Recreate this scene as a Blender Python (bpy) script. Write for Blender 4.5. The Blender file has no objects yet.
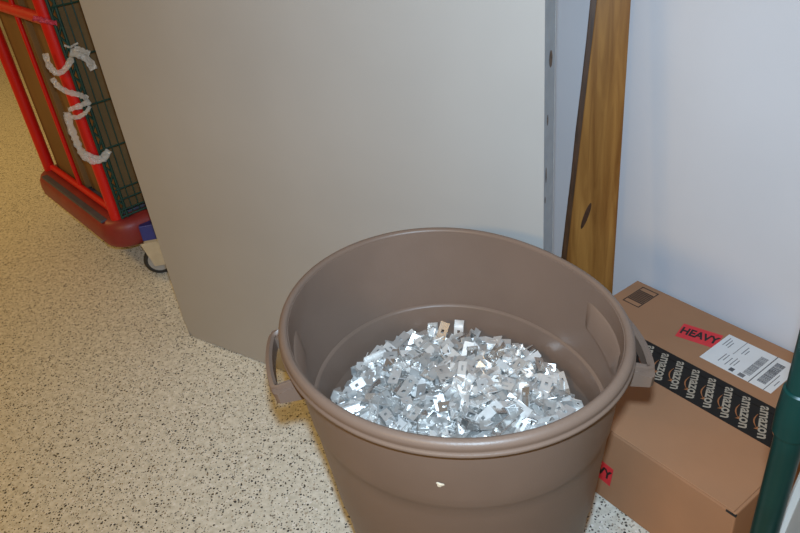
import bpy, bmesh, math, random
from mathutils import Vector, Matrix
random.seed(11)
S = bpy.context.scene
COL = S.collection
PI = math.pi

# ------------------------------------------------------------------ camera
F_PX, PITCH, ROLL, CAM_H = 707.446, 0.555332, -0.119135, 1.52704
fw = Vector((0, math.cos(PITCH), -math.sin(PITCH)))
rt0 = Vector((1, 0, 0)); up0 = rt0.cross(fw)
rt = rt0 * math.cos(ROLL) + up0 * math.sin(ROLL)
up = -rt0 * math.sin(ROLL) + up0 * math.cos(ROLL)
CAM = Vector((0, 0, CAM_H))
cd = bpy.data.cameras.new('camera'); cam = bpy.data.objects.new('camera', cd); COL.objects.link(cam)
cd.sensor_width = 36.0; cd.lens = F_PX * 36.0 / 800.0; cd.clip_start = 0.02
cam.matrix_world = Matrix(((rt.x, up.x, -fw.x, CAM.x), (rt.y, up.y, -fw.y, CAM.y), (rt.z, up.z, -fw.z, CAM.z), (0, 0, 0, 1)))
S.camera = cam

def ray(px, py): return fw + rt * ((px - 400) / F_PX) - up * ((py - 266.5) / F_PX)
def on_z(px, py, z):
    d = ray(px, py); return CAM + d * ((z - CAM.z) / d.z)
def on_plane(px, py, P, n):
    d = ray(px, py); return CAM + d * ((P - CAM).dot(n) / d.dot(n))

# ------------------------------------------------------------------ light
S.view_settings.view_transform = 'Standard'; S.view_settings.look = 'None'
S.view_settings.exposure = 0.0; S.view_settings.gamma = 1.0; S.view_settings.use_curve_mapping = False
W = bpy.data.worlds.new('room_ambient'); S.world = W; W.use_nodes = True
bg = W.node_tree.nodes['Background']; bg.inputs[0].default_value = (1.0, 0.57, 0.14, 1); bg.inputs[1].default_value = 0.15

def add_light(name, kind, loc, power, color, **kw):
    l = bpy.data.lights.new(name, kind); l.energy = power; l.color = color
    for k, v in kw.items(): setattr(l, k, v)
    o = bpy.data.objects.new(name, l); COL.objects.link(o); o.location = loc
    return o
# the camera's own flash, a hand's breadth above the lens
fl = add_light('camera_flash', 'SPOT', CAM + up * 0.085 - fw * 0.02, 137.0, (0.57, 0.79, 1.0), shadow_soft_size=0.018, spot_size=math.radians(106), spot_blend=1.0)
fl.rotation_euler = ray(470, 215).to_track_quat('-Z', 'Y').to_euler()
# warm fluorescent ceiling fixtures of the room, behind and left of the camera
def ceiling_lamp(loc, power, aim):
    o = add_light('ceiling_lamp', 'AREA', loc, power, (1.0, 0.62, 0.20), shape='RECTANGLE', size=1.2, size_y=0.35)
    o.rotation_euler = (Vector(aim) - Vector(loc)).to_track_quat('-Z', 'Y').to_euler()
ceiling_lamp((-2.0, -1.7, 2.7), 46.0, (0.3, 1.4, 0.4))
ceiling_lamp((-4.1, 3.4, 2.9), 46.0, (-3.4, 4.6, 0.0))

# ------------------------------------------------------------------ room axes
TH = 0.581787
E1 = Vector((-math.sin(TH), math.cos(TH), 0)); E2 = Vector((math.cos(TH), math.sin(TH), 0)); EZ = Vector((0, 0, 1))
WALL = 1.615

# ------------------------------------------------------------------ materials
def mat(name, color, rough=0.5, metal=0.0, noise=0.0, nscale=8.0, bump=0.0, bscale=60.0, spec=0.5, stretch=None, alpha=1.0, trans=0.0):
    m = bpy.data.materials.new(name); m.use_nodes = True
    nt = m.node_tree; N = nt.nodes; L = nt.links; b = N['Principled BSDF']
    b.inputs['Base Color'].default_value = (*color, 1); b.inputs['Roughness'].default_value = rough
    b.inputs['Metallic'].default_value = metal; b.inputs['Specular IOR Level'].default_value = spec
    b.inputs['Alpha'].default_value = alpha; b.inputs['Transmission Weight'].default_value = trans
    tc = N.new('ShaderNodeTexCoord'); vec = tc.outputs['Object']
    if stretch:
        mp = N.new('ShaderNodeMapping'); mp.inputs['Scale'].default_value = stretch
        L.new(vec, mp.inputs[0]); vec = mp.outputs[0]
    if noise:
        t = N.new('ShaderNodeTexNoise'); t.inputs['Scale'].default_value = nscale; t.inputs['Detail'].default_value = 5
        L.new(vec, t.inputs['Vector'])
        r = N.new('ShaderNodeValToRGB')
        r.color_ramp.elements[0].position = 0.3; r.color_ramp.elements[1].position = 0.7
        r.color_ramp.elements[0].color = (*[c * (1 - noise) for c in color], 1)
        r.color_ramp.elements[1].color = (*[min(1, c * (1 + noise)) for c in color], 1)
        L.new(t.outputs['Fac'], r.inputs[0]); L.new(r.outputs[0], b.inputs['Base Color'])
    if bump:
        t = N.new('ShaderNodeTexNoise'); t.inputs['Scale'].default_value = bscale; t.inputs['Detail'].default_value = 4
        L.new(vec, t.inputs['Vector'])
        bp = N.new('ShaderNodeBump'); bp.inputs['Strength'].default_value = bump; bp.inputs['Distance'].default_value = 0.004
        L.new(t.outputs['Fac'], bp.inputs['Height']); L.new(bp.outputs[0], b.inputs['Normal'])
    return m

def floor_mat():
    m = bpy.data.materials.new('speckled_epoxy'); m.use_nodes = True
    nt = m.node_tree; N = nt.nodes; L = nt.links; b = N['Principled BSDF']
    tc = N.new('ShaderNodeTexCoord')
    base = N.new('ShaderNodeTexNoise'); base.inputs['Scale'].default_value = 55; base.inputs['Detail'].default_value = 5
    L.new(tc.outputs['Object'], base.inputs['Vector'])
    r0 = N.new('ShaderNodeValToRGB'); e = r0.color_ramp.elements
    e[0].position = .35; e[0].color = (.65, .635, .55, 1); e[1].position = .65; e[1].color = (.86, .845, .76, 1)
    L.new(base.outputs['Fac'], r0.inputs[0]); prev = r0.outputs[0]
    # distort coordinates a little so that the flakes are ragged
    dn = N.new('ShaderNodeTexNoise'); dn.inputs['Scale'].default_value = 160; dn.inputs['Detail'].default_value = 2
    L.new(tc.outputs['Object'], dn.inputs['Vector'])
    mx = N.new('ShaderNodeVectorMath'); mx.operation = 'MULTIPLY_ADD'; mx.inputs[1].default_value = (.0045, .0045, .0045)
    L.new(dn.outputs['Color'], mx.inputs[0]); L.new(tc.outputs['Object'], mx.inputs[2])
    for scale, frac, thick, col in ((105, .30, .32, (.48, .42, .34)), (125, .36, .30, (.29, .27, .24)), (104, .36, .32, (.035, .034, .036)), (150, .40, .32, (.06, .055, .053)), (120, .12, .4, (.92, .90, .86))):
        v = N.new('ShaderNodeTexVoronoi'); v.inputs['Scale'].default_value = scale; v.inputs['Randomness'].default_value = 1
        off = N.new('ShaderNodeVectorMath'); off.operation = 'ADD'; off.inputs[1].default_value = (scale * .137, scale * .071, 0)
        L.new(mx.outputs[0], off.inputs[0]); L.new(off.outputs[0], v.inputs['Vector'])
        sep = N.new('ShaderNodeSeparateColor'); L.new(v.outputs['Color'], sep.inputs[0])
        a = N.new('ShaderNodeMath'); a.operation = 'LESS_THAN'; a.inputs[1].default_value = frac; L.new(sep.outputs[0], a.inputs[0])
        s2 = N.new('ShaderNodeMath'); s2.operation = 'MULTIPLY_ADD'; s2.inputs[1].default_value = thick * .8; s2.inputs[2].default_value = thick * .45
        L.new(sep.outputs[1], s2.inputs[0])
        c = N.new('ShaderNodeMath'); c.operation = 'LESS_THAN'; L.new(v.outputs['Distance'], c.inputs[0]); L.new(s2.outputs[0], c.inputs[1])
        k = N.new('ShaderNodeMath'); k.operation = 'MULTIPLY'; L.new(a.outputs[0], k.inputs[0]); L.new(c.outputs[0], k.inputs[1])
        x = N.new('ShaderNodeMix'); x.data_type = 'RGBA'; L.new(k.outputs[0], x.inputs[0]); L.new(prev, x.inputs[6]); x.inputs[7].default_value = (*col, 1)
        prev = x.outputs[2]
    L.new(prev, b.inputs['Base Color']); b.inputs['Roughness'].default_value = .38
    return m

def wood_mat():
    m = bpy.data.materials.new('varnished_pine'); m.use_nodes = True
    nt = m.node_tree; N = nt.nodes; L = nt.links; b = N['Principled BSDF']
    tc = N.new('ShaderNodeTexCoord'); mp = N.new('ShaderNodeMapping'); mp.inputs['Scale'].default_value = (34, 34, 1.3)
    L.new(tc.outputs['Object'], mp.inputs[0])
    t = N.new('ShaderNodeTexNoise'); t.inputs['Scale'].default_value = 1.3; t.inputs['Detail'].default_value = 6; t.inputs['Distortion'].default_value = .5
    L.new(mp.outputs[0], t.inputs['Vector'])
    r = N.new('ShaderNodeValToRGB'); e = r.color_ramp.elements
    e[0].position = .3; e[0].color = (.185, .066, .012, 1); e[1].position = .7; e[1].color = (.40, .18, .042, 1)
    L.new(t.outputs['Fac'], r.inputs[0]); L.new(r.outputs[0], b.inputs['Base Color'])
    b.inputs['Roughness'].default_value = .35
    return m

M = {}
M['floor'] = floor_mat()
M['wall'] = mat('white_wall_paint', (.685, .70, .755), .45, noise=.03, nscale=2.5, bump=.05, bscale=250)
M['far_wall'] = mat('far_wall_paint', (.62, .60, .56), .6, noise=.03, nscale=2)
M['panel'] = mat('grey_panel_laminate', (.37, .352, .335), .38, noise=.035, nscale=3, bump=.03, bscale=300)
M['panel_edge'] = mat('grey_panel_edge', (.25, .26, .275), .5, noise=.1, nscale=25)
M['rust'] = mat('rusty_recess', (.10, .055, .03), .7, noise=.4, nscale=90)
M['bin'] = mat('brown_bin_plastic', (.168, .110, .081), .42, noise=.05, nscale=9, bump=.10, bscale=420, spec=.4)
M['chip'] = mat('pale_scuff', (.75, .66, .52), .6, noise=.1, nscale=80)
M['alu1'] = mat('bright_aluminium', (.92, .88, .84), .36, metal=.66, noise=.06, nscale=60, bump=.06, bscale=200)
M['alu2'] = mat('dull_aluminium', (.66, .63, .60), .40, metal=.72, noise=.08, nscale=60, bump=.06, bscale=200)
M['alu3'] = mat('satin_aluminium', (.78, .75, .72), .26, metal=.9, noise=.05, nscale=60)
M['card'] = mat('kraft_cardboard', (.41, .212, .115), .75, noise=.06, nscale=5, bump=.06, bscale=180, spec=.2)
M['card_edge'] = mat('cardboard_cut_edge', (.36, .20, .10), .85, noise=.2, nscale=120, spec=.2)
M['card_dim'] = mat('dimmed_kraft_cardboard', (.21, .125, .052), .8, noise=.10, nscale=4, bump=.06, bscale=120, spec=.2)  # kraft colour darkened to paint in the low light on the cart
M['tape'] = mat('black_packing_tape', (.011, .009, .008), .5, noise=.2, nscale=30, spec=.25)
M['tape_text'] = mat('tape_lettering', (.40, .335, .26), .5, noise=.05, nscale=60)
M['tape_smile'] = mat('tape_orange_print', (.34, .12, .035), .5, noise=.1, nscale=60)
M['red_label'] = mat('red_label_paper', (.75, .035, .045), .6, noise=.04, nscale=40)
M['ink'] = mat('black_ink', (.015, .013, .013), .6, noise=.1, nscale=60)
M['grey_ink'] = mat('grey_ink', (.20, .20, .21), .6, noise=.1, nscale=60)
M['label_ink'] = mat('label_ink', (.10, .10, .11), .6, noise=.1, nscale=60)
M['brown_ink'] = mat('brown_ink', (.055, .03, .018), .7, noise=.1, nscale=60)
M['paper'] = mat('white_label_paper', (.80, .79, .79), .45, noise=.02, nscale=30)
M['wood'] = wood_mat()
M['wood_dark'] = mat('dark_plank_edge', (.075, .030, .010), .5, noise=.35, nscale=6, stretch=(20, 20, 1))  # strip down the plank's left edge, darker than its face
M['knot'] = mat('wood_knot', (.06, .022, .008), .5, noise=.4, nscale=60)
M['green'] = mat('green_epoxy', (.001, .024, .021), .33, noise=.1, nscale=20, spec=.35)
M['green_dark'] = mat('dark_green_wire', (.006, .045, .035), .4, noise=.1, nscale=20)
M['white_plastic'] = mat('white_tote_plastic', (.46, .44, .41), .45, noise=.03, nscale=10)
M['red'] = mat('red_powder_coat', (.62, .008, .006), .38, noise=.05, nscale=10)
M['red_plastic'] = mat('worn_red_plastic', (.24, .026, .024), .45, noise=.12, nscale=12, bump=.05, bscale=100)
M['slate'] = mat('slate_rubber', (.075, .08, .11), .6, noise=.15, nscale=30)
M['blue'] = mat('blue_paint', (.03, .04, .22), .4, noise=.1, nscale=20)
M['steel'] = mat('zinc_steel', (.66, .66, .64), .28, metal=.9, noise=.08, nscale=30)
M['rubber'] = mat('black_rubber', (.02, .02, .02), .6, noise=.2, nscale=40)
M['wheel_grey'] = mat('grey_wheel_hub', (.35, .35, .35), .5, noise=.1, nscale=30)
M['wrap'] = mat('stretch_film', (.92, .90, .86), .14, noise=.05, nscale=50, bump=1.0, bscale=55, alpha=.62)
M['pink'] = mat('pink_ribbon', (.85, .12, .20), .4, noise=.05, nscale=40)

# ------------------------------------------------------------------ builders
def link(name, me, m=None, parent=None):
    o = bpy.data.objects.new(name, me); COL.objects.link(o)
    if m is not None and not me.materials: me.materials.append(M[m])
    if parent is not None: o.parent = parent
    return o
def obj(name, bm, m, parent=None, smooth=False, auto=None):
    bmesh.ops.recalc_face_normals(bm, faces=bm.faces)
    me = bpy.data.meshes.new(name); bm.to_mesh(me); bm.free()
    if smooth:
        me.polygons.foreach_set('use_smooth', [True] * len(me.polygons))
        if auto: me.set_sharp_from_angle(angle=math.radians(auto))
    return link(name, me, m, parent)
def thing(name, label, cat, loc=(0, 0, 0), rotz=0, group=None):
    o = bpy.data.objects.new(name, None); COL.objects.link(o); o.empty_display_size = .1
    o.location = loc; o.rotation_euler = (0, 0, rotz)
    return tag(o, label, cat, group)
def tag(o, label, cat, group=None, kind=None):
    o['label'] = label; o['category'] = cat
    if group: o['group'] = group
    if kind: o['kind'] = kind
    return o
def frame(o, x, y, z): return lambda a, b, c: o + x * a + y * b + z * c
def hexa(bm, P):
    v = [bm.verts.new(p) for p in P]
    for f in ((0, 3, 2, 1), (4, 5, 6, 7), (0, 1, 5, 4), (1, 2, 6, 5), (2, 3, 7, 6), (3, 0, 4, 7)): bm.faces.new([v[i] for i in f])
    return v
def box(lo, hi, bevel=0, fr=None, seg=2):
    bm = bmesh.new()
    c = [(lo[0], lo[1], lo[2]), (hi[0], lo[1], lo[2]), (hi[0], hi[1], lo[2]), (lo[0], hi[1], lo[2]),
         (lo[0], lo[1], hi[2]), (hi[0], lo[1], hi[2]), (hi[0], hi[1], hi[2]), (lo[0], hi[1], hi[2])]
    hexa(bm, [fr(*p) if fr else Vector(p) for p in c])
    if bevel: bmesh.ops.bevel(bm, geom=bm.edges[:], offset=bevel, segments=seg, affect='EDGES', profile=.5)
    return bm
def tube(bm, pts, r, n=10, closed=False, flat=None, caps=True):
    """sweep a round (or flat=(a,b) elliptic) section along pts"""
    pts = [Vector(p) for p in pts]; rings = []; nrm = None
    K = len(pts)
    for i, p in enumerate(pts):
        a = pts[i - 1] if (i > 0 or closed) else p; b = pts[(i + 1) % K] if (i < K - 1 or closed) else p
        t = (b - a).normalized()
        if nrm is None: nrm = t.orthogonal().normalized() if abs(t.z) > .9 else t.cross(EZ).normalized()
        nrm = (nrm - t * nrm.dot(t)).normalized(); bn = t.cross(nrm)
        rr = r[i] if isinstance(r, (list, tuple)) else r
        ra, rb = (flat[0], flat[1]) if flat else (rr, rr)
        rings.append([bm.verts.new(p + nrm * (ra * math.cos(2 * PI * k / n)) + bn * (rb * math.sin(2 * PI * k / n))) for k in range(n)])
    for i in range(K if closed else K - 1):
        A, B = rings[i], rings[(i + 1) % K]
        for k in range(n): bm.faces.new((A[k], A[(k + 1) % n], B[(k + 1) % n], B[k]))
    if caps and not closed:
        bm.faces.new(rings[0][::-1]); bm.faces.new(rings[-1])
    return bm
def lathe(prof, n=32, closed=False):
    bm = bmesh.new(); rings = []
    for r, z in prof: rings.append([bm.verts.new((r * math.cos(2 * PI * k / n), r * math.sin(2 * PI * k / n), z)) for k in range(n)])
    for i in range(len(rings) - 1 + (1 if closed else 0)):
        A, B = rings[i], rings[(i + 1) % len(rings)]
        for k in range(n): bm.faces.new((A[k], A[(k + 1) % n], B[(k + 1) % n], B[k]))
    if not closed:
        bm.faces.new(rings[0][::-1]); bm.faces.new(rings[-1])
    return bm
def text_mesh(s, size, bold=0.0, align='CENTER'):
    cu = bpy.data.curves.new('lettering', 'FONT'); cu.body = s; cu.size = size; cu.align_x = align; cu.align_y = 'CENTER'
    cu.offset = bold; cu.resolution_u = 3
    o = bpy.data.objects.new('lettering', cu); COL.objects.link(o)
    dg = bpy.context.evaluated_depsgraph_get(); me = bpy.data.meshes.new_from_object(o.evaluated_get(dg))
    bpy.data.objects.remove(o); bpy.data.curves.remove(cu); me.name = 'lettering'
    me.materials.clear()
    return me
def flat_matrix(O, X, Y, sx=1, sy=1):
    Z = X.cross(Y).normalized()
    return Matrix(((X.x * sx, Y.x * sy, Z.x, O.x), (X.y * sx, Y.y * sy, Z.y, O.y), (X.z * sx, Y.z * sy, Z.z, O.z), (0, 0, 0, 1)))

# ------------------------------------------------------------------ setting
def struct(name, bm, m):
    o = obj(name, bm, m); o['kind'] = 'structure'; return o
struct('floor', box((-7, -4, -.05), (5, 12, 0)), 'floor')
struct('wall_right', box((-4, WALL, 0), (9, WALL + .1, 3.0), fr=frame(Vector(), E1, E2, EZ)), 'wall')
struct('wall_back', box((9.0, -6, 0), (9.1, WALL, 3.0), fr=frame(Vector(), E1, E2, EZ)), 'far_wall')

# ------------------------------------------------------------------ grey panel standing on its edge
PA = Vector((-.812, 2.153, 0)); PB = Vector((.320, 1.333, 0)); PL = (PB - PA).length
pu = (PB - PA).normalized(); pv = Vector((-pu.y, pu.x, 0))      # pv points away from the camera
if pv.y < 0: pv = -pv
t = thing('door_slab', 'large flat grey slab door standing upright on its edge behind the bin', 'door', PA, math.atan2(pu.y, pu.x))
PT, PH, g = .055, 1.85, .004
def face_plate(y0, y1):
    bm = bmesh.new(); c = .028
    out = [(c, g), (PL - c * .2, g), (PL, g + c * .2), (PL, PH - c), (PL - c, PH), (c, PH), (0, PH - c), (0, g + c * 2.2), (c * .35, g + c * .8)]
    a = [bm.verts.new((x, y0, z)) for x, z in out]; b = [bm.verts.new((x, y1, z)) for x, z in out]
    bm.faces.new(a); bm.faces.new(b[::-1])
    for i in range(len(out)): bm.faces.new((a[i], b[i], b[(i + 1) % len(out)], a[(i + 1) % len(out)]))
    bmesh.ops.bevel(bm, geom=[e for e in bm.edges if e.calc_face_angle(0) > 1.2], offset=.0015, segments=1, affect='EDGES')
    return bm
obj('face_sheet', face_plate(0, .0018), 'panel', t)
obj('face_sheet', face_plate(PT - .0018, PT), 'panel', t)
def edge_bm():
    return box((.004, .0018, g + .002), (PL - .0004, PT - .0018, PH - .003))
obj('edge_band', edge_bm(), 'panel_edge', t)
for i, (y, z, ry, rz) in enumerate(((.031, 1.114, .008, .017), (.018, .994, .003, .012), (.012, .875, .003, .018), (.008, .818, .0025, .008))):
    bm = bmesh.new(); n = 14
    for k0, x in ((0, PL - .0016), (1, PL + .0006)):
        pass
    vs = [bm.verts.new((PL + .0002, y + ry * math.cos(2 * PI * k / n), z + rz * math.sin(2 * PI * k / n))) for k in range(n)]
    vi = [bm.verts.new((PL + .0001, y + ry * .6 * math.cos(2 * PI * k / n), z + rz * .6 * math.sin(2 * PI * k / n))) for k in range(n)]
    for k in range(n): bm.faces.new((vs[k], vs[(k + 1) % n], vi[(k + 1) % n], vi[k]))
    bm.faces.new(vi)
    o = obj('bolt_hole' if i == 0 else 'rust_chip', bm, 'rust', t)

# ------------------------------------------------------------------ tapered plank leaning on the wall
yaw = math.radians(46)
hN = -(E2 * math.cos(yaw) + E1 * math.sin(yaw))
hR = hN.cross(EZ)                                               # image-right, along the plank's width
if hR.x < 0: hR = -hR
wall_lean = lambda z: E1 * (1.126 + .047 * z) + E2 * (1.500 + .0625 * z) + EZ * z
Rb, Rt = wall_lean(.0), wall_lean(1.5)
nP = (Rt - Rb).cross(hR).normalized()
if nP.dot(CAM - Rb) < 0: nP = -nP
def plank_pt(px, py): return on_plane(px, py, Rb, nP)
axis = (Rt - Rb).normalized()
def left_at(z):
    a = plank_pt(597, 0); b = plank_pt(567.8, 248); return a + (b - a) * ((z - a.z) / (b.z - a.z))
def right_at(z):
    a = plank_pt(631, 0); b = plank_pt(613, 283); return a + (b - a) * ((z - a.z) / (b.z - a.z))
pbase = (left_at(0) + right_at(0)) / 2
t = thing('wooden_plank', 'tapered brown varnished wooden plank leaning upright against the white wall', 'plank', pbase)
back = -nP * .022
def rel(v): return v - pbase
z0, z1 = .008, 1.48
bm = bmesh.new()
hexa(bm, [rel(left_at(z0)), rel(right_at(z0)), rel(right_at(z0) + back), rel(left_at(z0) + back), rel(left_at(z1)), rel(right_at(z1)), rel(right_at(z1) + back), rel(left_at(z1) + back)])
bmesh.ops.bevel(bm, geom=bm.edges[:], offset=.0015, segments=1, affect='EDGES')
obj('board', bm, 'wood', t)
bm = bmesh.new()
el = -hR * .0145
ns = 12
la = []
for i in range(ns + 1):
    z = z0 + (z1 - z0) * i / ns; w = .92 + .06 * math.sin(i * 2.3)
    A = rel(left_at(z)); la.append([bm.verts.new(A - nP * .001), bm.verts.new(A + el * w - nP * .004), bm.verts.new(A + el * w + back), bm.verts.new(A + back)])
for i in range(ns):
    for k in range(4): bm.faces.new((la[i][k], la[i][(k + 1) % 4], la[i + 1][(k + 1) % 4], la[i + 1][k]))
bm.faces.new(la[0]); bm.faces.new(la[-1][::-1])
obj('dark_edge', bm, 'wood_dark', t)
kp = plank_pt(586, 216); bm = bmesh.new(); n = 14
ku = axis; kw = hR
vs = [bm.verts.new(rel(kp + ku * (.042 * math.sin(2 * PI * k / n)) + kw * (.0075 * math.cos(2 * PI * k / n) + .012 * math.sin(2 * PI * k / n)) + nP * .0008)) for k in range(n)]
bm.faces.new(vs); obj('knot', bm, 'knot', t)

# ------------------------------------------------------------------ brown bin
BC = Vector((.0816, 1.005, 0))
RIMPTS = [(301.5,288.8),(316.5,272.3),(342,253.5),(366,243.8),(390,236.7),(402.5,233.3),(425,231),(447.5,231),(470,234),(500,240),(527.5,248.5),(542.5,253.8),(557.5,261.3),(580,273.3),(595,284),(609.5,300.5),(619,323),(622,357),(613,375),(595,395.5),(570,416),(540,428),(510,435.5),(480,438.5),(460,438),(430,434),(400,427.5),(370,419),(350,410),(323,395),(302,377),(290,352),(289,330)]
# the mouth is pulled out of round: its radius by direction, as a short Fourier series
import numpy as np
_a, _r = [], []
for q in RIMPTS:
    d = on_z(*q, .797) - BC; _a.append(math.atan2(d.y, d.x)); _r.append(math.hypot(d.x, d.y))
_a = np.array(_a); basis = lambda a: np.stack([np.ones_like(a)] + [fn(k * a) for k in (1, 2, 3) for fn in (np.cos, np.sin)], -1)
_c = np.linalg.lstsq(basis(_a), np.array(_r), rcond=None)[0]
R_IN = float(_c[0])
def G(a): return float(basis(np.array([a]))[0] @ _c) / R_IN
NB = 128
GA = [G(2 * PI * k / NB) for k in range(NB)]
def kz(z): return min(1, max(0, (z - .0) / .8)) ** 1.0
def rad(a, z, rn): return rn * (1 + kz(z) * (G(a) - 1))
def shell(prof, closed=False, cap_first=False, cap_last=False):
    bm = bmesh.new(); rings = []
    for r, z in prof:
        k_ = kz(z)
        rings.append([bm.verts.new((r * (1 + k_ * (GA[k] - 1)) * math.cos(2 * PI * k / NB), r * (1 + k_ * (GA[k] - 1)) * math.sin(2 * PI * k / NB), z)) for k in range(NB)])
    for i in range(len(rings) - (0 if closed else 1)):
        A, B = rings[i], rings[(i + 1) % len(rings)]
        for k in range(NB): bm.faces.new((A[k], A[(k + 1) % NB], B[(k + 1) % NB], B[k]))
    if cap_first: bm.faces.new(rings[0][::-1])
    if cap_last: bm.faces.new(rings[-1])
    return bm
binr = thing('waste_bin', 'round brown plastic bin with side handles, filled with metal brackets', 'bin', BC)
RO0, RO1 = .222, R_IN + .004          # outer radius at base / under the rim
def ro(z): return RO0 + (RO1 - RO0) * z / .77
ST = .014
def prof_out(z): # with shallow steps
    r = ro(z)
    if z < .634: r -= .0024
    if z < .42: r -= .004
    return r
def prof_in(z):
    r = ro(z) - .006
    if z < .618: r -= .005
    if z < .545: r -= .003
    return r
prof = [(RO0 - .02, 0), (RO0 - .010, .004), (RO0 - .004, .018)]
for z in (.10, .25, .414): prof.append((prof_out(z), z))
prof += [(prof_out(.43), .428)]
for z in (.52, .60, .631): prof.append((prof_out(z), z))
prof += [(prof_out(.6345) - .0006, .6345), (prof_out(.638), .637)]
for z in (.66, .69, .715, .74, .772, .786): prof.append((prof_out(z), z))
inner = [(R_IN + .003, .795), (R_IN - .0005, .7945), (R_IN - .0015, .785), (R_IN - .002, .770)]
for z in (.74, .70, .66, .630): inner.append((prof_in(z), z))
inner += [(prof_in(.626), .6225), (prof_in(.61) + .0006, .6195), (prof_in(.61), .617)]
for z in (.58, .556): inner.append((prof_in(z), z))
inner += [(prof_in(.55), .550), (prof_in(.54), .544)]
for z in (.45, .3, .15, .05): inner.append((prof_in(z), z))
inner += [(RO0 - .03, .02)]
body = obj('body', shell(prof + inner, cap_first=True, cap_last=True), 'bin', binr, True, 50)
# rolled rim with a step below it
rim = [(R_IN + .002, .778), (R_IN + .001, .788), (R_IN + .0005, .796), (R_IN + .003, .8000), (R_IN + .008, .8015), (R_IN + .0135, .799), (R_IN + .0165, .794), (R_IN + .0170, .789), (R_IN + .0155, .785), (R_IN + .0155, .782),
       (R_IN + .0175, .7805), (R_IN + .0185, .778), (R_IN + .0180, .775), (R_IN + .0155, .774), (R_IN + .009, .775), (R_IN + .004, .776)]
obj('rim', shell(rim, closed=True), 'bin', binr, True, 60)
def handle(ac, half, zh, out=0):
    h = thing_part = None
    n = 24
    # grip: a bar running around the outside, joined at its ends by arms
    def P(a, dr, z): 
        r = rad(a, z, ro(z)) + dr; return Vector((r * math.cos(a), r * math.sin(a), z))
    bm = bmesh.new(); rows = []
    for i in range(n + 1):
        u = i / n; a = ac + half * (2 * u - 1)
        e = min(1, min(u, 1 - u) / .10); e = math.sin(e * PI / 2)
        dr = .012 + (.031 + out) * e; hh = .015 - .003 * e; z = zh + .008 * (1 - e)
        sec = [(dr - .008, z - hh), (dr - .003, z - hh - .004), (dr + .004, z - hh), (dr + .006, z), (dr + .004, z + hh), (dr - .003, z + hh + .003), (dr - .008, z + hh)]
        rows.append([bm.verts.new(P(a, d, zz)) for d, zz in sec])
    for i in range(n):
        for k in range(7): bm.faces.new((rows[i][k], rows[i][(k + 1) % 7], rows[i + 1][(k + 1) % 7], rows[i + 1][k]))
    bm.faces.new(rows[0]); bm.faces.new(rows[-1][::-1])
    grip = obj('handle', bm, 'bin', binr, True, 50)
    for s in (-1, 1):
        # broad arm / gusset under each end of the grip
        a0 = ac + s * half * 1.04; a1 = ac + s * half * .74
        bm = bmesh.new(); m = 5; g1 = []
        for i in range(m + 1):
            a = a0 + (a1 - a0) * i / m
            d1 = (.046 if i > 0 else .041) + out
            g1.append([bm.verts.new(P(a, -.002, zh + .014)), bm.verts.new(P(a, d1, zh + .009)), bm.verts.new(P(a, d1, zh - .012)), bm.verts.new(P(a, -.002, zh - .020))])
        for i in range(m):
            for k in range(4): bm.faces.new((g1[i][k], g1[i][(k + 1) % 4], g1[i + 1][(k + 1) % 4], g1[i + 1][k]))
        bm.faces.new(g1[0]); bm.faces.new(g1[-1][::-1])
        bmesh.ops.bevel(bm, geom=[e for e in bm.edges if e.calc_face_angle(0) > .8], offset=.003, segments=2, affect='EDGES')
        obj('handle_arm', bm, 'bin', grip, True, 45)
    # pad moulded on the inside behind the handle
    bm = bmesh.new(); m = 14; rows = []
    for i in range(m + 1):
        a = ac + half * .92 * (2 * i / m - 1); e = math.sin(PI * i / m) ** .35 if 0 < i < m else 0
        def Q(dr, z):
            r = rad(a, z, prof_in(z)) - dr; return bm.verts.new(Vector((r * math.cos(a), r * math.sin(a), z)))
        rows.append([Q(-.002, .757), Q(.001 + .004 * e, .752), Q(.001 + .010 * e, .705), Q(-.002, .695)])
    for i in range(m):
        for k in range(3): bm.faces.new((rows[i][k], rows[i][k + 1], rows[i + 1][k + 1], rows[i + 1][k]))
    obj('handle_pad', bm, 'bin', binr, True, 50)
handle(math.radians(182), math.radians(15.5), .736)
handle(math.radians(-7), math.radians(18), .716, .007)
# pale scuff on the front
def wall_pt_out(px, py):
    # march the ray until it meets the outside of the bin
    d = ray(px, py).normalized(); s = .5
    while s < 3:
        p = CAM + d * s - BC
        if 0 < p.z < .75 and math.hypot(p.x, p.y) <= rad(math.atan2(p.y, p.x), p.z, prof_out(p.z)): return p
        s += .0005
sp = wall_pt_out(440, 484)
a0 = math.atan2(sp.y, sp.x)
bm = bmesh.new(); n = 12; ring0 = []
for k in range(n):
    q = 2 * PI * k / n; w = 1 + .3 * math.sin(3 * q + 1)
    a = a0 + .037 * .6 * w * math.cos(q) * .9; z = sp.z + .0055 * w * math.sin(q)
    r = rad(a, z, prof_out(z)) + .0012; ring0.append(bm.verts.new((r * math.cos(a), r * math.sin(a), z)))
c0 = bm.verts.new((sp.x * 1.008, sp.y * 1.008, sp.z))
for k in range(n): bm.faces.new((ring0[k], ring0[(k + 1) % n], c0))
obj('scuff_mark', bm, 'chip', binr)

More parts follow.
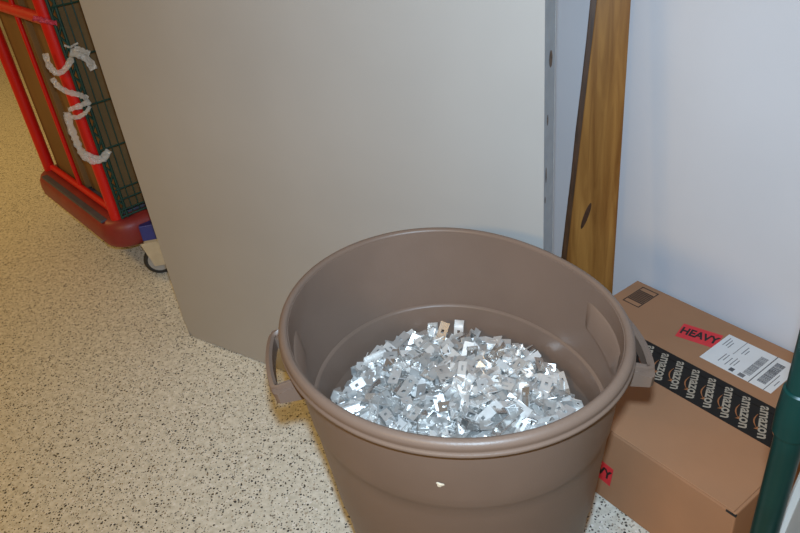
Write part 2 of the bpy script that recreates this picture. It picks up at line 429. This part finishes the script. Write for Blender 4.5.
# ------------------------------------------------------------------ metal brackets heaped in the bin
def plate_cells(bm, L_, W_, T_, holes, org=Vector((0, 0, 0)), X=Vector((1, 0, 0)), Y=Vector((0, 1, 0))):
    """thin plate with square/octagonal holes cut through: list of (x, y, half, kind)"""
    Z = X.cross(Y)
    xs = sorted(set([0, L_] + [h[0] - h[2] for h in holes] + [h[0] + h[2] for h in holes]))
    ys = sorted(set([0, W_] + [h[1] - h[3] for h in holes] + [h[1] + h[3] for h in holes]))
    V = {}
    def v(i, j, k):
        if (i, j, k) not in V: V[i, j, k] = bm.verts.new(org + X * xs[i] + Y * ys[j] + Z * (T_ * k))
        return V[i, j, k]
    solid = {}
    for i in range(len(xs) - 1):
        for j in range(len(ys) - 1):
            cx, cy = (xs[i] + xs[i + 1]) / 2, (ys[j] + ys[j + 1]) / 2
            solid[i, j] = not any(abs(cx - h[0]) < h[2] and abs(cy - h[1]) < h[3] for h in holes)
    for (i, j), s in solid.items():
        if not s: continue
        bm.faces.new((v(i, j, 1), v(i + 1, j, 1), v(i + 1, j + 1, 1), v(i, j + 1, 1)))
        bm.faces.new((v(i, j, 0), v(i, j + 1, 0), v(i + 1, j + 1, 0), v(i + 1, j, 0)))
        for di, dj, p, q in ((-1, 0, (i, j), (i, j + 1)), (1, 0, (i + 1, j + 1), (i + 1, j)), (0, -1, (i + 1, j), (i, j)), (0, 1, (i, j + 1), (i + 1, j + 1))):
            if not solid.get((i + di, j + dj), False):
                bm.faces.new((v(*p, 0), v(*q, 0), v(*q, 1), v(*p, 1))[::-1])
VX, VY, VZ = Vector((1, 0, 0)), Vector((0, 1, 0)), Vector((0, 0, 1))
def rot_y(a): return Vector((math.cos(a), 0, math.sin(a)))
T = .0016
def bracket_mesh(kind):
    bm = bmesh.new()
    if kind == 0:      # flat strap with two holes and a turned-up end
        plate_cells(bm, .050, .021, T, [(.012, .0105, .003, .003), (.037, .0105, .0032, .0032)])
        plate_cells(bm, .016, .021, T, [], Vector((.050, 0, 0)), rot_y(math.radians(70)))
    elif kind == 1:    # L bracket
        plate_cells(bm, .034, .022, T, [(.016, .011, .0034, .0034)])
        plate_cells(bm, .028, .022, T, [(.016, .011, .003, .003)], Vector((0, 0, 0)), rot_y(math.radians(94)))
    elif kind == 2:    # U clip
        plate_cells(bm, .046, .018, T, [(.014, .009, .0026, .0026), (.033, .009, .0045, .002)])
        plate_cells(bm, .046, .014, T, [], Vector((0, 0, 0)), VX, VZ)
        plate_cells(bm, .046, .014, T, [], Vector((0, .018 - T, 0)), VX, VZ)
    elif kind == 3:    # Z bracket
        plate_cells(bm, .026, .020, T, [(.011, .010, .003, .003)])
        plate_cells(bm, .014, .020, T, [], Vector((.026, 0, 0)), rot_y(math.radians(80)))
        plate_cells(bm, .026, .020, T, [(.015, .010, .004, .002)], Vector((.0284, 0, .0138)), VX)
    elif kind == 4:    # long slotted clip with a shallow bend
        plate_cells(bm, .030, .017, T, [(.015, .0085, .006, .002)])
        plate_cells(bm, .032, .017, T, [(.018, .0085, .0026, .0026)], Vector((.030, 0, 0)), rot_y(math.radians(28)))
    bmesh.ops.translate(bm, vec=-sum((v.co for v in bm.verts), Vector()) / len(bm.verts), verts=bm.verts)
    bmesh.ops.scale(bm, vec=(1.16, .98, 1.05), verts=bm.verts)
    return bm
KINDS = [('strap_bracket', 'small silver strap bracket with two holes and a turned-up end in the bin'),
         ('angle_bracket', 'small silver right-angle bracket with one hole per leg in the bin'),
         ('channel_clip', 'small silver channel-shaped clip with side flanges in the bin'),
         ('step_bracket', 'small silver stepped bracket with two offset flats in the bin'),
         ('slotted_clip', 'long narrow silver clip with a slot and shallow bend in the bin')]
BM = []
for k in range(5):
    row = []
    for mm in ('alu1', 'alu2', 'alu3'):
        b = bracket_mesh(k); me = bpy.data.meshes.new(KINDS[k][0]); b.normal_update(); b.to_mesh(me); b.free(); me.materials.append(M[mm]); row.append(me)
    BM.append(row)
def heap_z(x, y):
    r = math.hypot(x, y) / .25
    return .545 + .050 * math.exp(-1.6 * (((x + .005) / .22) ** 2 + ((y - .05) / .24) ** 2)) + .006 * math.sin(23 * x + 1) * math.cos(19 * y) - .004 * r * r
def rnd_rot(tilt):
    return Matrix.Rotation(random.uniform(0, 2 * PI), 3, 'Z') @ Matrix.Rotation(random.gauss(0, tilt), 3, 'X') @ Matrix.Rotation(random.gauss(0, tilt), 3, 'Y') @ Matrix.Rotation(random.choice((0, PI)), 3, 'X') @ Matrix.Rotation(random.uniform(0, 2 * PI), 3, 'Z')
def in_bin(x, y, z, m_=.02):
    return math.hypot(x, y) < rad(math.atan2(y, x), z, prof_in(z)) - m_
# 300 on top, spread evenly (best-candidate sampling)
pts = []
while len(pts) < 300:
    best, bd = None, -1
    for _ in range(14):
        x, y = random.uniform(-.29, .29), random.uniform(-.29, .29)
        if not in_bin(x, y, .55, .022): continue
        d = min([math.hypot(x - p[0], y - p[1]) for p in pts] or [1])
        if d > bd: best, bd = (x, y), d
    if best: pts.append(best)
def fits(V_, R_, P0):
    for v in V_:
        p = R_ @ v + P0
        if math.hypot(p.x, p.y) > RT[int(math.atan2(p.y, p.x) / (2 * PI) * 72) % 72] * prof_in(p.z) - .004: return False
    return True
RT = [1 + .62 * (min(G(2 * PI * (k + u) / 72) for u in (0, 1)) - 1) for k in range(72)]
proto = [bracket_mesh(k) for k in range(5)]
pdat = []
for b in proto:
    b.verts.index_update(); pdat.append(([v.co.copy() for v in b.verts], [[v.index for v in f.verts] for f in b.faces])); b.free()
for i, (x, y) in enumerate(pts):
    k = random.choices(range(5), (28, 20, 22, 16, 20))[0]
    o = bpy.data.objects.new(KINDS[k][0], BM[k][random.choices((0, 1, 2), (45, 35, 20))[0]]); COL.objects.link(o)
    for tries in range(60):
        z = heap_z(x, y) + random.uniform(-.002, .012); R_ = rnd_rot(.34)
        if fits(pdat[k][0], R_, Vector((x, y, z))): break
        x *= .992; y *= .992
    o.matrix_world = Matrix.Translation(BC + Vector((x, y, z))) @ R_.to_4x4()
    tag(o, KINDS[k][1], 'bracket', 'loose ' + KINDS[k][0].replace('_', ' ') + 's in the bin')
# the rest of the load: one heap
hv, hf = [], []
for layer, cnt in ((-.005, 420), (-.015, 380), (-.027, 320)):
    c = 0
    while c < cnt:
        x, y = random.uniform(-.29, .29), random.uniform(-.29, .29)
        z = heap_z(x, y) + layer + random.uniform(-.006, .006)
        if not in_bin(x, y, z, .026): continue
        R_ = rnd_rot(.45); V_, F_ = pdat[random.randrange(5)]; b0 = len(hv); P0 = Vector((x, y, z))
        if not fits(V_, R_, P0): continue
        hv += [R_ @ v + P0 for v in V_]; hf += [[b0 + q for q in f] for f in F_]; c += 1
me = bpy.data.meshes.new('bracket_heap'); me.from_pydata(hv, [], hf); me.update()
o = link('bracket_heap', me, 'alu2'); o.location = BC  # darker metal paints depth shade into the heap under the top brackets
tag(o, 'deep heap of loose silver metal brackets filling the brown bin', 'brackets', kind='stuff')

# ------------------------------------------------------------------ cardboard box with printed tape and labels
bx0, bx1, by0, by1, bh = .434, 1.110, 1.042, 1.606, .250
borg = E1 * ((bx0 + bx1) / 2) + E2 * ((by0 + by1) / 2)
# local frame: x = -E1 (to the right as seen), y = E2, z up
BXc, BYc = (bx0 + bx1) / 2, (by0 + by1) / 2
cb = thing('cardboard_box', 'brown cardboard shipping box with black tape and red labels beside the wall', 'box', borg, math.atan2(-E1.y, -E1.x))
def lx(e1): return BXc - e1
def ly(e2): return e2 - BYc
hx, hy = (bx1 - bx0) / 2, (by1 - by0) / 2
obj('carton', box((-hx, -hy, 0), (hx, hy, bh - .005), .004), 'card', cb)
obj('flap', box((-hx + .001, -hy + .0005, bh - .0045), (hx - .006, -.0008, bh), .0018), 'card', cb)
obj('flap', box((-hx + .001, .0008, bh - .0045), (hx - .004, hy - .0005, bh), .0018), 'card', cb)
obj('flap_gap_shade', box((hx - .022, -hy - .0006, bh - .0125), (hx + .0006, -hy + .004, bh - .0065)), 'ink', cb)  # solid black strip paints the shade of the gap under the flap
TZ = bh + .0006
ty0, ty1 = ly(1.257), ly(1.381)
tape = obj('packing_tape', box((-hx - .0004, ty0, bh - .0002), (hx - .003, ty1, bh + .0006)), 'tape', cb)
obj('packing_tape', box((-hx - .0010, ty0, bh - .055), (-hx + .0005, ty1, bh + .0005)), 'tape', cb)
tm = text_mesh('amazon', .0370, .0008); tm.materials.append(M['tape_text'])
def smile_mesh():
    bm = bmesh.new(); n = 12; w = .050; A = []; 
    for i in range(n + 1):
        u = i / n; x = -w / 2 + w * u; y = -.0145 - .0075 * math.sin(PI * u) ; th = .0004 + .0030 * math.sin(PI * min(1, u * .93 + .04)) 
        A.append((bm.verts.new((x, y + th / 2, 0)), bm.verts.new((x, y - th / 2, 0))))
    for i in range(n): bm.faces.new((A[i][0], A[i][1], A[i + 1][1], A[i + 1][0]))
    hd = [bm.verts.new(p) for p in ((w / 2 - .007, -.0115, 0), (w / 2 + .004, -.0115, 0), (w / 2 + .003, -.0215, 0), (w / 2 - .0005, -.0165, 0))]
    bm.faces.new(hd)
    me = bpy.data.meshes.new('arrow_print'); bm.to_mesh(me); bm.free(); me.materials.append(M['tape_smile']); return me
sm = smile_mesh()
tyc = (ty0 + ty1) / 2
ca, sa = math.cos(math.radians(-90)), math.sin(math.radians(-90))
for i in range(15):
    x = -hx + .022 + i * .0462
    if x > hx - .02: break
    for nm, mesh in (('lettering', tm), ('arrow_print', sm)):
        o = bpy.data.objects.new(nm, mesh); COL.objects.link(o); o.parent = tape
        o.location = (x, tyc, TZ + .0004); o.rotation_euler = (0, 0, math.radians(-64))
# crease where the flaps meet shows as a thin ridge in the tape
obj('tape_crease', box((-hx, .0345, TZ - .0001), (hx - .005, .0360, TZ + .0007)), 'tape', tape)
# shipping label
la0 = Vector((lx(.771), ly(1.420))); lw, lh = .196, .138
lab = obj('shipping_label', box((la0.x, la0.y, bh + .0006), (la0.x + lw, la0.y + lh, bh + .0012)), 'paper', cb)
def pr(x0, y0, x1, y1, m='ink', name='label_print'):
    obj(name, box((la0.x + x0, la0.y + y0, bh + .0012), (la0.x + x1, la0.y + y1, bh + .0015)), m, lab)
pr(.052, .070, .0535, .138, 'grey_ink', 'label_rule'); pr(.136, .0, .1385, lh, 'label_ink', 'label_rule'); pr(.176, .0, .1775, lh * .55, 'ink', 'label_rule')
def barcode(name, x0, x1, y0, y1, rules, m):
    bm = bmesh.new(); y = y0
    while y < y1:
        w = random.choice((.0012, .0020, .0030)); 
        b2 = box((la0.x + x0, la0.y + y, bh + .0012), (la0.x + x1, la0.y + min(y1, y + w), bh + .0015))
        me_ = bpy.data.meshes.new('t'); b2.to_mesh(me_); b2.free(); bm.from_mesh(me_); bpy.data.meshes.remove(me_)
        y += w + random.choice((.0010, .0016))
    obj(name, bm, m, lab)
barcode('barcode', .108, .128, .022, .112, 0, 'grey_ink'); barcode('barcode', .147, .170, .020, .116, 0, 'label_ink')
pr(.104, .004, .120, .018, 'grey_ink', 'label_print')
for (x, y0, y1) in ((.012, .085, .125), (.020, .088, .120), (.028, .084, .112), (.040, .020, .060), (.048, .03, .06), (.066, .085, .122), (.074, .088, .110), (.060, .018, .055), (.070, .026, .062), (.078, .03, .058), (.186, .03, .055)):
    pr(x, y0, x + .0022, y1, 'grey_ink')
pr(.078, .006, .090, .020, 'label_ink')
# red HEAVY sticker on top, its right end under the shipping label
def heavy(parent, O, X, Y, w=.108, h=.066):
    bm = bmesh.new(); out = [(-w / 2, -h / 2), (w / 2, -h / 2), (w / 2, h / 2), (-w / 2, h / 2)]
    Zv = X.cross(Y)
    a = [bm.verts.new(O + X * p + Y * q) for p, q in out]; b = [bm.verts.new(O + X * p + Y * q + Zv * .0004) for p, q in out]
    bm.faces.new(a[::-1]); bm.faces.new(b)
    for i in range(4): bm.faces.new((a[i], a[(i + 1) % 4], b[(i + 1) % 4], b[i]))
    st = obj('warning_label', bm, 'red_label', parent)
    me = text_mesh('HEAVY', .0345, .0013); me.materials.append(M['ink'])
    o = bpy.data.objects.new('lettering', me); COL.objects.link(o); o.parent = st
    o.matrix_local = flat_matrix(O + Zv * .0007, X, Y, .94, 1.25)
an = math.radians(14)
Xh = Vector((math.cos(an), math.sin(an), 0)); Yh = Vector((-math.sin(an), math.cos(an), 0))
hA = Vector((lx(.884), ly(1.518), bh + .0001))
heavy(cb, hA + Xh * .054 - Yh * .035, Xh, Yh)
# red HEAVY sticker on the near side, partly behind the bin
an = math.radians(-6)
Xs = Vector((math.cos(an), 0, math.sin(an))); Ys = Vector((-math.sin(an), 0, math.cos(an)))
heavy(cb, Vector((lx(.758) - .038, -hy - .0003, .100)), Xs, Ys)
# printed panel mark on the far corner
sx0, sx1, sy0, sy1 = lx(1.076), lx(1.018), ly(1.490), ly(1.588)
def mk(x0, y0, x1, y1, name='printed_mark', m='brown_ink'):
    return obj(name, box((x0, y0, bh + .0001), (x1, y1, bh + .0004)), m, cb)
w = .0035
mk(sx0, sy0, sx1, sy0 + w); mk(sx0, sy1 - w, sx1, sy1); mk(sx0, sy0 + w, sx0 + w, sy1 - w); mk(sx1 - w, sy0 + w, sx1, sy1 - w)
for i in range(8):
    mk(sx0 + .0045, sy0 + .020 + i * .0075, sx1 - .0045, sy0 + .0255 + i * .0075)

# ------------------------------------------------------------------ green shelving rack at the right edge, white tote on it
pr_ = ray(764, 533); s = .90
PP = CAM + pr_ * s; PP.z = 0
rk = thing('wire_shelf_rack', 'green wire shelving rack with collared round posts beside the cardboard box', 'shelf', PP, math.atan2(-E1.y, -E1.x))
# local: x = -E1, y = E2 ; rack extends to +x and +y
RX, RY, RH = .46, .92, 1.75
PR = .0158
def collar_bm(x, y, z):
    b = lathe([(PR + .0005, z - .035), (PR + .0040, z - .033), (PR + .0045, z - .006), (PR + .0026, z + .030), (PR + .0004, z + .032)], 24)
    bmesh.ops.translate(b, vec=Vector((x, y, 0)), verts=b.verts); return b
# height of the visible collar
dcol = ray(788, 408); hc = None
q = CAM + dcol * (Vector((PP.x, PP.y, 0)).length / Vector((dcol.x, dcol.y, 0)).length); hc = q.z
SH = (.16, .56, hc, hc + .45)
for x in (0, RX):
    for y in (0, RY):
        prof_ = [(PR, .02), (PR, RH - .004), (PR - .004, RH)]
        b = lathe(prof_, 20); bmesh.ops.translate(b, vec=Vector((x, y, 0)), verts=b.verts)
        po = obj('post', b, 'green', rk, True, 40)
        b = lathe([(.017, 0), (.017, .012), (.008, .02), (.008, .03)], 16); bmesh.ops.translate(b, vec=Vector((x, y, 0)), verts=b.verts)
        obj('foot', b, 'rubber', po)
        for z in SH: obj('collar', collar_bm(x, y, z), 'green', po, True, 40)
for z in SH:
    bm = bmesh.new()
    for dz in (-.022, .012):
        tube(bm, [(.02, 0, z + dz), (RX - .02, 0, z + dz)], .003, 6); tube(bm, [(.02, RY, z + dz), (RX - .02, RY, z + dz)], .003, 6)
        tube(bm, [(0, .02, z + dz), (0, RY - .02, z + dz)], .003, 6); tube(bm, [(RX, .02, z + dz), (RX, RY - .02, z + dz)], .003, 6)
    for sx_ in (0, RX):
        zz = [(sx_, .02 + i * .044, z - .022 + (.034 if i % 2 else 0)) for i in range(21)]
        tube(bm, zz, .002, 5)
    sf = obj('shelf_frame', bm, 'green_dark', rk)
    y = .03
    wm = None
    while y < RY - .02:
        if wm is None:
            b = bmesh.new(); tube(b, [(0, 0, 0), (RX, 0, 0)], .0018, 5)
            o = obj('shelf_wire', b, 'green_dark', sf); wm = o.data
        else:
            o = bpy.data.objects.new('shelf_wire', wm); COL.objects.link(o); o.parent = sf
        o.location = (0, y, z + .015); y += .046
# tote
tz = .70
tp = on_z(786, 503, tz); d2 = ray(1121, -262); d2 = Vector((d2.x, d2.y, 0)).normalized()
tn = Vector((d2.y, -d2.x, 0))                                    # to the right
a_ = tp - d2 * .13
ta = math.atan2(d2.y, d2.x)
tote = thing('plastic_tote', 'white plastic tote on a rack shelf beside the green post', 'tote', Vector((a_.x, a_.y, (.5775))), ta)
tl, tw, thh = .40, .26, tz - (.5775)
def tote_bm():
    bm = bmesh.new(); rings = []
    def rr(inset, z):
        c = .03; p = []
        x0, x1, y0, y1 = inset, tl - inset, -tw + inset, -inset
        for cx_, cy_, st in ((x1 - c, y1 - c, 0), (x0 + c, y1 - c, 90), (x0 + c, y0 + c, 180), (x1 - c, y0 + c, 270)):
            for k in range(5):
                an_ = math.radians(st + k * 22.5); p.append(bm.verts.new((cx_ + c * math.cos(an_), cy_ + c * math.sin(an_), z)))
        return p
    for ins, z in ((.028, 0), (.012, thh - .025), (.002, thh - .025), (.0, thh - .003), (.003, thh), (.012, thh), (.014, thh - .004), (.030, .006)): rings.append(rr(ins, z))
    for A, B in zip(rings, rings[1:]):
        for k in range(20): bm.faces.new((A[k], A[(k + 1) % 20], B[(k + 1) % 20], B[k]))
    bm.faces.new(rings[0][::-1]); bm.faces.new(rings[-1]); return bm
obj('tub', tote_bm(), 'white_plastic', tote, True, 40)
obj('label_holder', box((.12, 0.0, thh * .35), (.22, .004, thh * .65), .001, fr=lambda a, b, c: Vector((a, b - .018, c))), 'white_plastic', tote)

# ------------------------------------------------------------------ red cart with its load
CA = math.radians(128.5)
c1 = Vector((math.cos(CA), math.sin(CA), 0)); c2 = Vector((math.sin(CA), -math.cos(CA), 0))
CO = Vector((-1.134, 2.657, 0)); CW, CD = .816, .66
cart = thing('platform_cart', 'red platform cart with tubular end frame and rounded plastic bumper', 'cart', CO, math.atan2(c2.y, c2.x))
# local: x = c2 (away, to the right), y = c1 (to the left)
TR = .026
def rrect(x0, x1, y0, y1, c, z, n=7):
    p = []
    for cx_, cy_, st in ((x1 - c, y1 - c, 0), (x0 + c, y1 - c, 90), (x0 + c, y0 + c, 180), (x1 - c, y0 + c, 270)):
        for k in range(n):
            an_ = math.radians(st + 90 * k / (n - 1)); p.append(Vector((cx_ + c * math.cos(an_), cy_ + c * math.sin(an_), z)))
    return p
bm = bmesh.new(); loop = rrect(-.015, CD, -.02, CW + .02, .06, .213)
K = len(loop); rings = []
for i, p in enumerate(loop):
    tdir = (loop[(i + 1) % K] - loop[i - 1]).normalized(); nn = Vector((tdir.y, -tdir.x, 0))
    rings.append([bm.verts.new(p + nn * (.058 * math.copysign(abs(math.cos(q)) ** .75, math.cos(q))) + EZ * (.066 * math.copysign(abs(math.sin(q)) ** .75, math.sin(q)))) for q in [2 * PI * k / 16 for k in range(16)]])
for i in range(K):
    A, B = rings[i], rings[(i + 1) % K]
    for k in range(16): bm.faces.new((A[k], A[(k + 1) % 16], B[(k + 1) % 16], B[k]))
bump = obj('bumper', bm, 'red_plastic', cart, True)
obj('inlay_strip', box((-.062, .022, .268), (-.034, CW - .06, .2795), .003, fr=lambda a, b, c: Vector((a, b, c))), 'slate', bump)
obj('deck', box((.03, .03, .235), (CD - .04, CW - .03, .275), .004), 'slate', cart)
# tubular frame
for y in (0, CW):
    bm = bmesh.new(); tube(bm, [(0, y, .262), (0, y, 1.62)], TR, 16); obj('upright_tube', bm, 'red', cart, True, 40)
bm = bmesh.new(); tube(bm, [(0, 0, 1.62), (0, .03, 1.66), (0, .10, 1.68), (0, CW - .1, 1.68), (0, CW - .03, 1.66), (0, CW, 1.62)], TR, 16); obj('top_tube', bm, 'red', cart, True, 40)
bm = bmesh.new(); tube(bm, [(.008, TR * .8, .293), (.008, CW - TR * .8, .293)], .015, 12); obj('bottom_rail', bm, 'red', cart, True, 40)
bm = bmesh.new(); tube(bm, [(.010, CW * .51, .30), (.010, CW * .51, 1.66)], .010, 10); obj('centre_bar', bm, 'red', cart, True, 40)
cb_p = on_plane(15, 11, CO, -c2)
bm = bmesh.new(); tube(bm, [(.006, TR * .6, cb_p.z), (.006, CW - TR * .6, cb_p.z)], .022, 12); obj('cross_bar', bm, 'red', cart, True, 40)
# casters
def caster(x, y, yaw_, R0=.062, fork=True, blue=False):
    c = bpy.data.objects.new('caster', None); COL.objects.link(c); c.parent = cart; c.location = (x, y, 0); c.rotation_euler = (0, 0, yaw_)
    wb = lathe([(R0 * .55, -.016), (R0 - .006, -.016), (R0, -.010), (R0, .010), (R0 - .006, .016), (R0 * .55, .016)], 28)
    bmesh.ops.rotate(wb, matrix=Matrix.Rotation(PI / 2, 3, 'X'), verts=wb.verts); bmesh.ops.translate(wb, vec=(0, 0, R0), verts=wb.verts)
    obj('tyre', wb, 'rubber', c, True, 40)
    wb = lathe([(.010, -.020), (R0 * .30, -.019), (R0 * .72, -.0172), (R0 * .72, .0172), (R0 * .30, .019), (.010, .020)], 24)
    bmesh.ops.rotate(wb, matrix=Matrix.Rotation(PI / 2, 3, 'X'), verts=wb.verts); bmesh.ops.translate(wb, vec=(0, 0, R0), verts=wb.verts)
    obj('hub', wb, 'wheel_grey', c, True, 40)
    bm_ = bmesh.new(); ztop = .175
    for sy in (-1, 1):
        for (p, q_) in ((( -.030, R0 - .012), (.022, R0 - .012)),):
            P_ = [(-.020, sy * .021, R0 - .018), (.022, sy * .021, R0 - .018), (.022, sy * .025, R0 - .018), (-.020, sy * .025, R0 - .018),
                  (-.052, sy * .024, ztop - .012), (.050, sy * .024, ztop - .012), (.050, sy * .029, ztop - .012), (-.052, sy * .029, ztop - .012)]
            hexa(bm_, P_)
    hexa(bm_, [(-.048, -.029, ztop - .014), (.036, -.029, ztop - .014), (.036, .029, ztop - .014), (-.048, .029, ztop - .014), (-.030, -.026, ztop), (.030, -.026, ztop), (.030, .026, ztop), (-.030, .026, ztop)])
    obj('fork', bm_, 'steel', c)
    if blue: obj('mount', box((-.034, -.036, ztop), (.034, .034, .245), .004), 'blue', c)
    else: obj('mount', box((-.04, -.04, ztop), (.04, .04, .20), .003), 'steel', c)
caster(.088, -.078, math.radians(150), .064, blue=True)
caster(.10, CW * .40, math.radians(95), .060)
caster(.08, CW - .05, math.radians(100), .060)
caster(CD - .1, CW - .1, 1.0); caster(CD - .1, .1, 2.0)

# cardboard carton on the cart
cl = thing('tall_carton', 'tall brown cardboard carton on the red cart beside the green wire shelf', 'box', CO + EZ * .276, math.atan2(c2.y, c2.x))
obj('carton', box((.050, .035, 0), (CD - .03, CW * .50 - .004, 1.42), .004), 'card_dim', cl)
cl2 = thing('narrow_carton', 'tall brown cardboard carton on the red cart, away from the wire shelf', 'box', CO + EZ * .276, math.atan2(c2.y, c2.x))
obj('carton', box((.030, CW * .50 + .006, 0), (CD - .05, CW - .027, 1.40), .004), 'card_dim', cl2)

# green wire shelf standing on edge against the carton
ws = thing('wire_shelf', 'dark green wire shelf stood on edge on the red cart', 'shelf', CO + EZ * .2765, math.atan2(c2.y, c2.x))
WY = -.036
SZ = 1.36; SX0, SX1 = .010, .52
fb = bmesh.new()
for x in (SX0, SX0 + .022): tube(fb, [(x, WY, 0.004), (x, WY, SZ)], .0062, 8)
fr_o = obj('edge_truss', fb, 'green_dark', ws, True, 40)
fb = bmesh.new()
zz = [(SX0 + (.022 if i % 2 else 0), WY - .001, .02 + i * .036) for i in range(37)]
tube(fb, zz, .0052, 6); obj('truss_zigzag', fb, 'green_dark', fr_o, True, 40)
fb = bmesh.new(); tube(fb, [(SX1, WY, .004), (SX1, WY, SZ)], .0045, 8); obj('edge_wire', fb, 'green_dark', ws, True, 40)
wv = None; x = SX0 + .050
while x < SX1 - .02:
    if wv is None:
        b = bmesh.new(); tube(b, [(0, 0, .006), (0, 0, SZ)], .0024, 6); o = obj('wire', b, 'green_dark', ws, True, 40); wv = o.data
    else:
        o = bpy.data.objects.new('wire', wv); COL.objects.link(o); o.parent = ws
    o.location = (x, WY, 0); x += .030
for z, r_ in ((.012, .005), (.040, .0034), (.084, .0034), (.1295, .0034), (.3025, .0036), (.48, .0036), (.66, .0036), (.8365, .0036), (1.01, .0036), (SZ - .01, .005)):
    b = bmesh.new(); tube(b, [(SX0, WY - .004, z), (SX1, WY - .004, z)], r_, 6); obj('cross_wire', b, 'green_dark', ws, True, 40)

# stretch film wound round the tube and the shelf
film = thing('stretch_film', 'crumpled clear plastic stretch film tied around the red cart tube', 'plastic film', CO, 0)
def film_pt(px, py, off): 
    P = on_plane(px, py, CO, Vector((CAM.x - CO.x, CAM.y - CO.y, 0)).normalized())
    return P + (CAM - P).normalized() * off - CO
def ribbon(pix, w0, off=.05, name='film_band', m='wrap', par=film, th_=.0016):
    # smooth the pixel polyline (Catmull-Rom) then sweep a flat crumpled section
    P = [film_pt(x, y, off + d) for x, y, d in pix]; Q = []
    for i in range(len(P) - 1):
        p0 = P[max(0, i - 1)]; p1 = P[i]; p2 = P[i + 1]; p3 = P[min(len(P) - 1, i + 2)]
        for k in range(6):
            u = k / 6; Q.append(.5 * ((2 * p1) + (p2 - p0) * u + (2 * p0 - 5 * p1 + 4 * p2 - p3) * u * u + (3 * p1 - p0 - 3 * p2 + p3) * u ** 3))
    Q.append(P[-1])
    bm = bmesh.new(); rows = []; view = (CAM - CO).normalized(); n = 5
    for i, p in enumerate(Q):
        a = Q[max(0, i - 1)]; b = Q[min(len(Q) - 1, i + 1)]; tt = (b - a).normalized(); sd = tt.cross(view).normalized()
        ww = w0 * (.60 + .35 * random.random())
        rows.append([bm.verts.new(p + sd * (ww * (j / n - .5)) + view * random.uniform(-.006, .006)) for j in range(n + 1)])
    for i in range(len(rows) - 1):
        for j in range(n): bm.faces.new((rows[i][j], rows[i][j + 1], rows[i + 1][j + 1], rows[i + 1][j]))
    bmesh.ops.solidify(bm, geom=bm.faces[:], thickness=th_)
    return obj(name, bm, m, par, True)
ribbon([(45, 53, 0), (49, 65, .01), (57, 73, .015), (66, 68, .01), (72, 57, 0)], .028)
ribbon([(52, 78, 0), (58, 86, .012), (68, 92, .014), (80, 95, .008), (88, 99, 0)], .026)
ribbon([(68, 110, 0), (74, 108, .012), (82, 105, .014), (90, 101, 0)], .026)
ribbon([(71, 117, 0), (78, 117, .012), (86, 112, .014), (90, 106, 0)], .020)
ribbon([(67, 112, 0), (70, 125, .006), (75, 138, .008), (81, 151, .010), (88, 159, .014), (97, 161, .016), (104, 157, .01), (109, 150, 0)], .034)
ribbon([(84, 152, .01), (92, 156, .014), (101, 158, .016), (107, 160, .006)], .020)
ribbon([(64, 45, 0), (70, 47, .004), (78, 43, .004)], .010)
ribbon([(70, 52, 0), (78, 54, .01), (88, 60, .01), (94, 70, 0)], .040)
ribbon([(74, 48, 0), (82, 50, .01), (90, 54, .006)], .024)
tagr = ribbon([(33, 18, .0), (42, 20, .012), (50, 22, .012), (57, 23, .004)], .024, name='pink_ribbon', m='pink', par=None)
tagr.location = CO
tag(tagr, 'short pink ribbon tied around the red cart tube', 'ribbon')
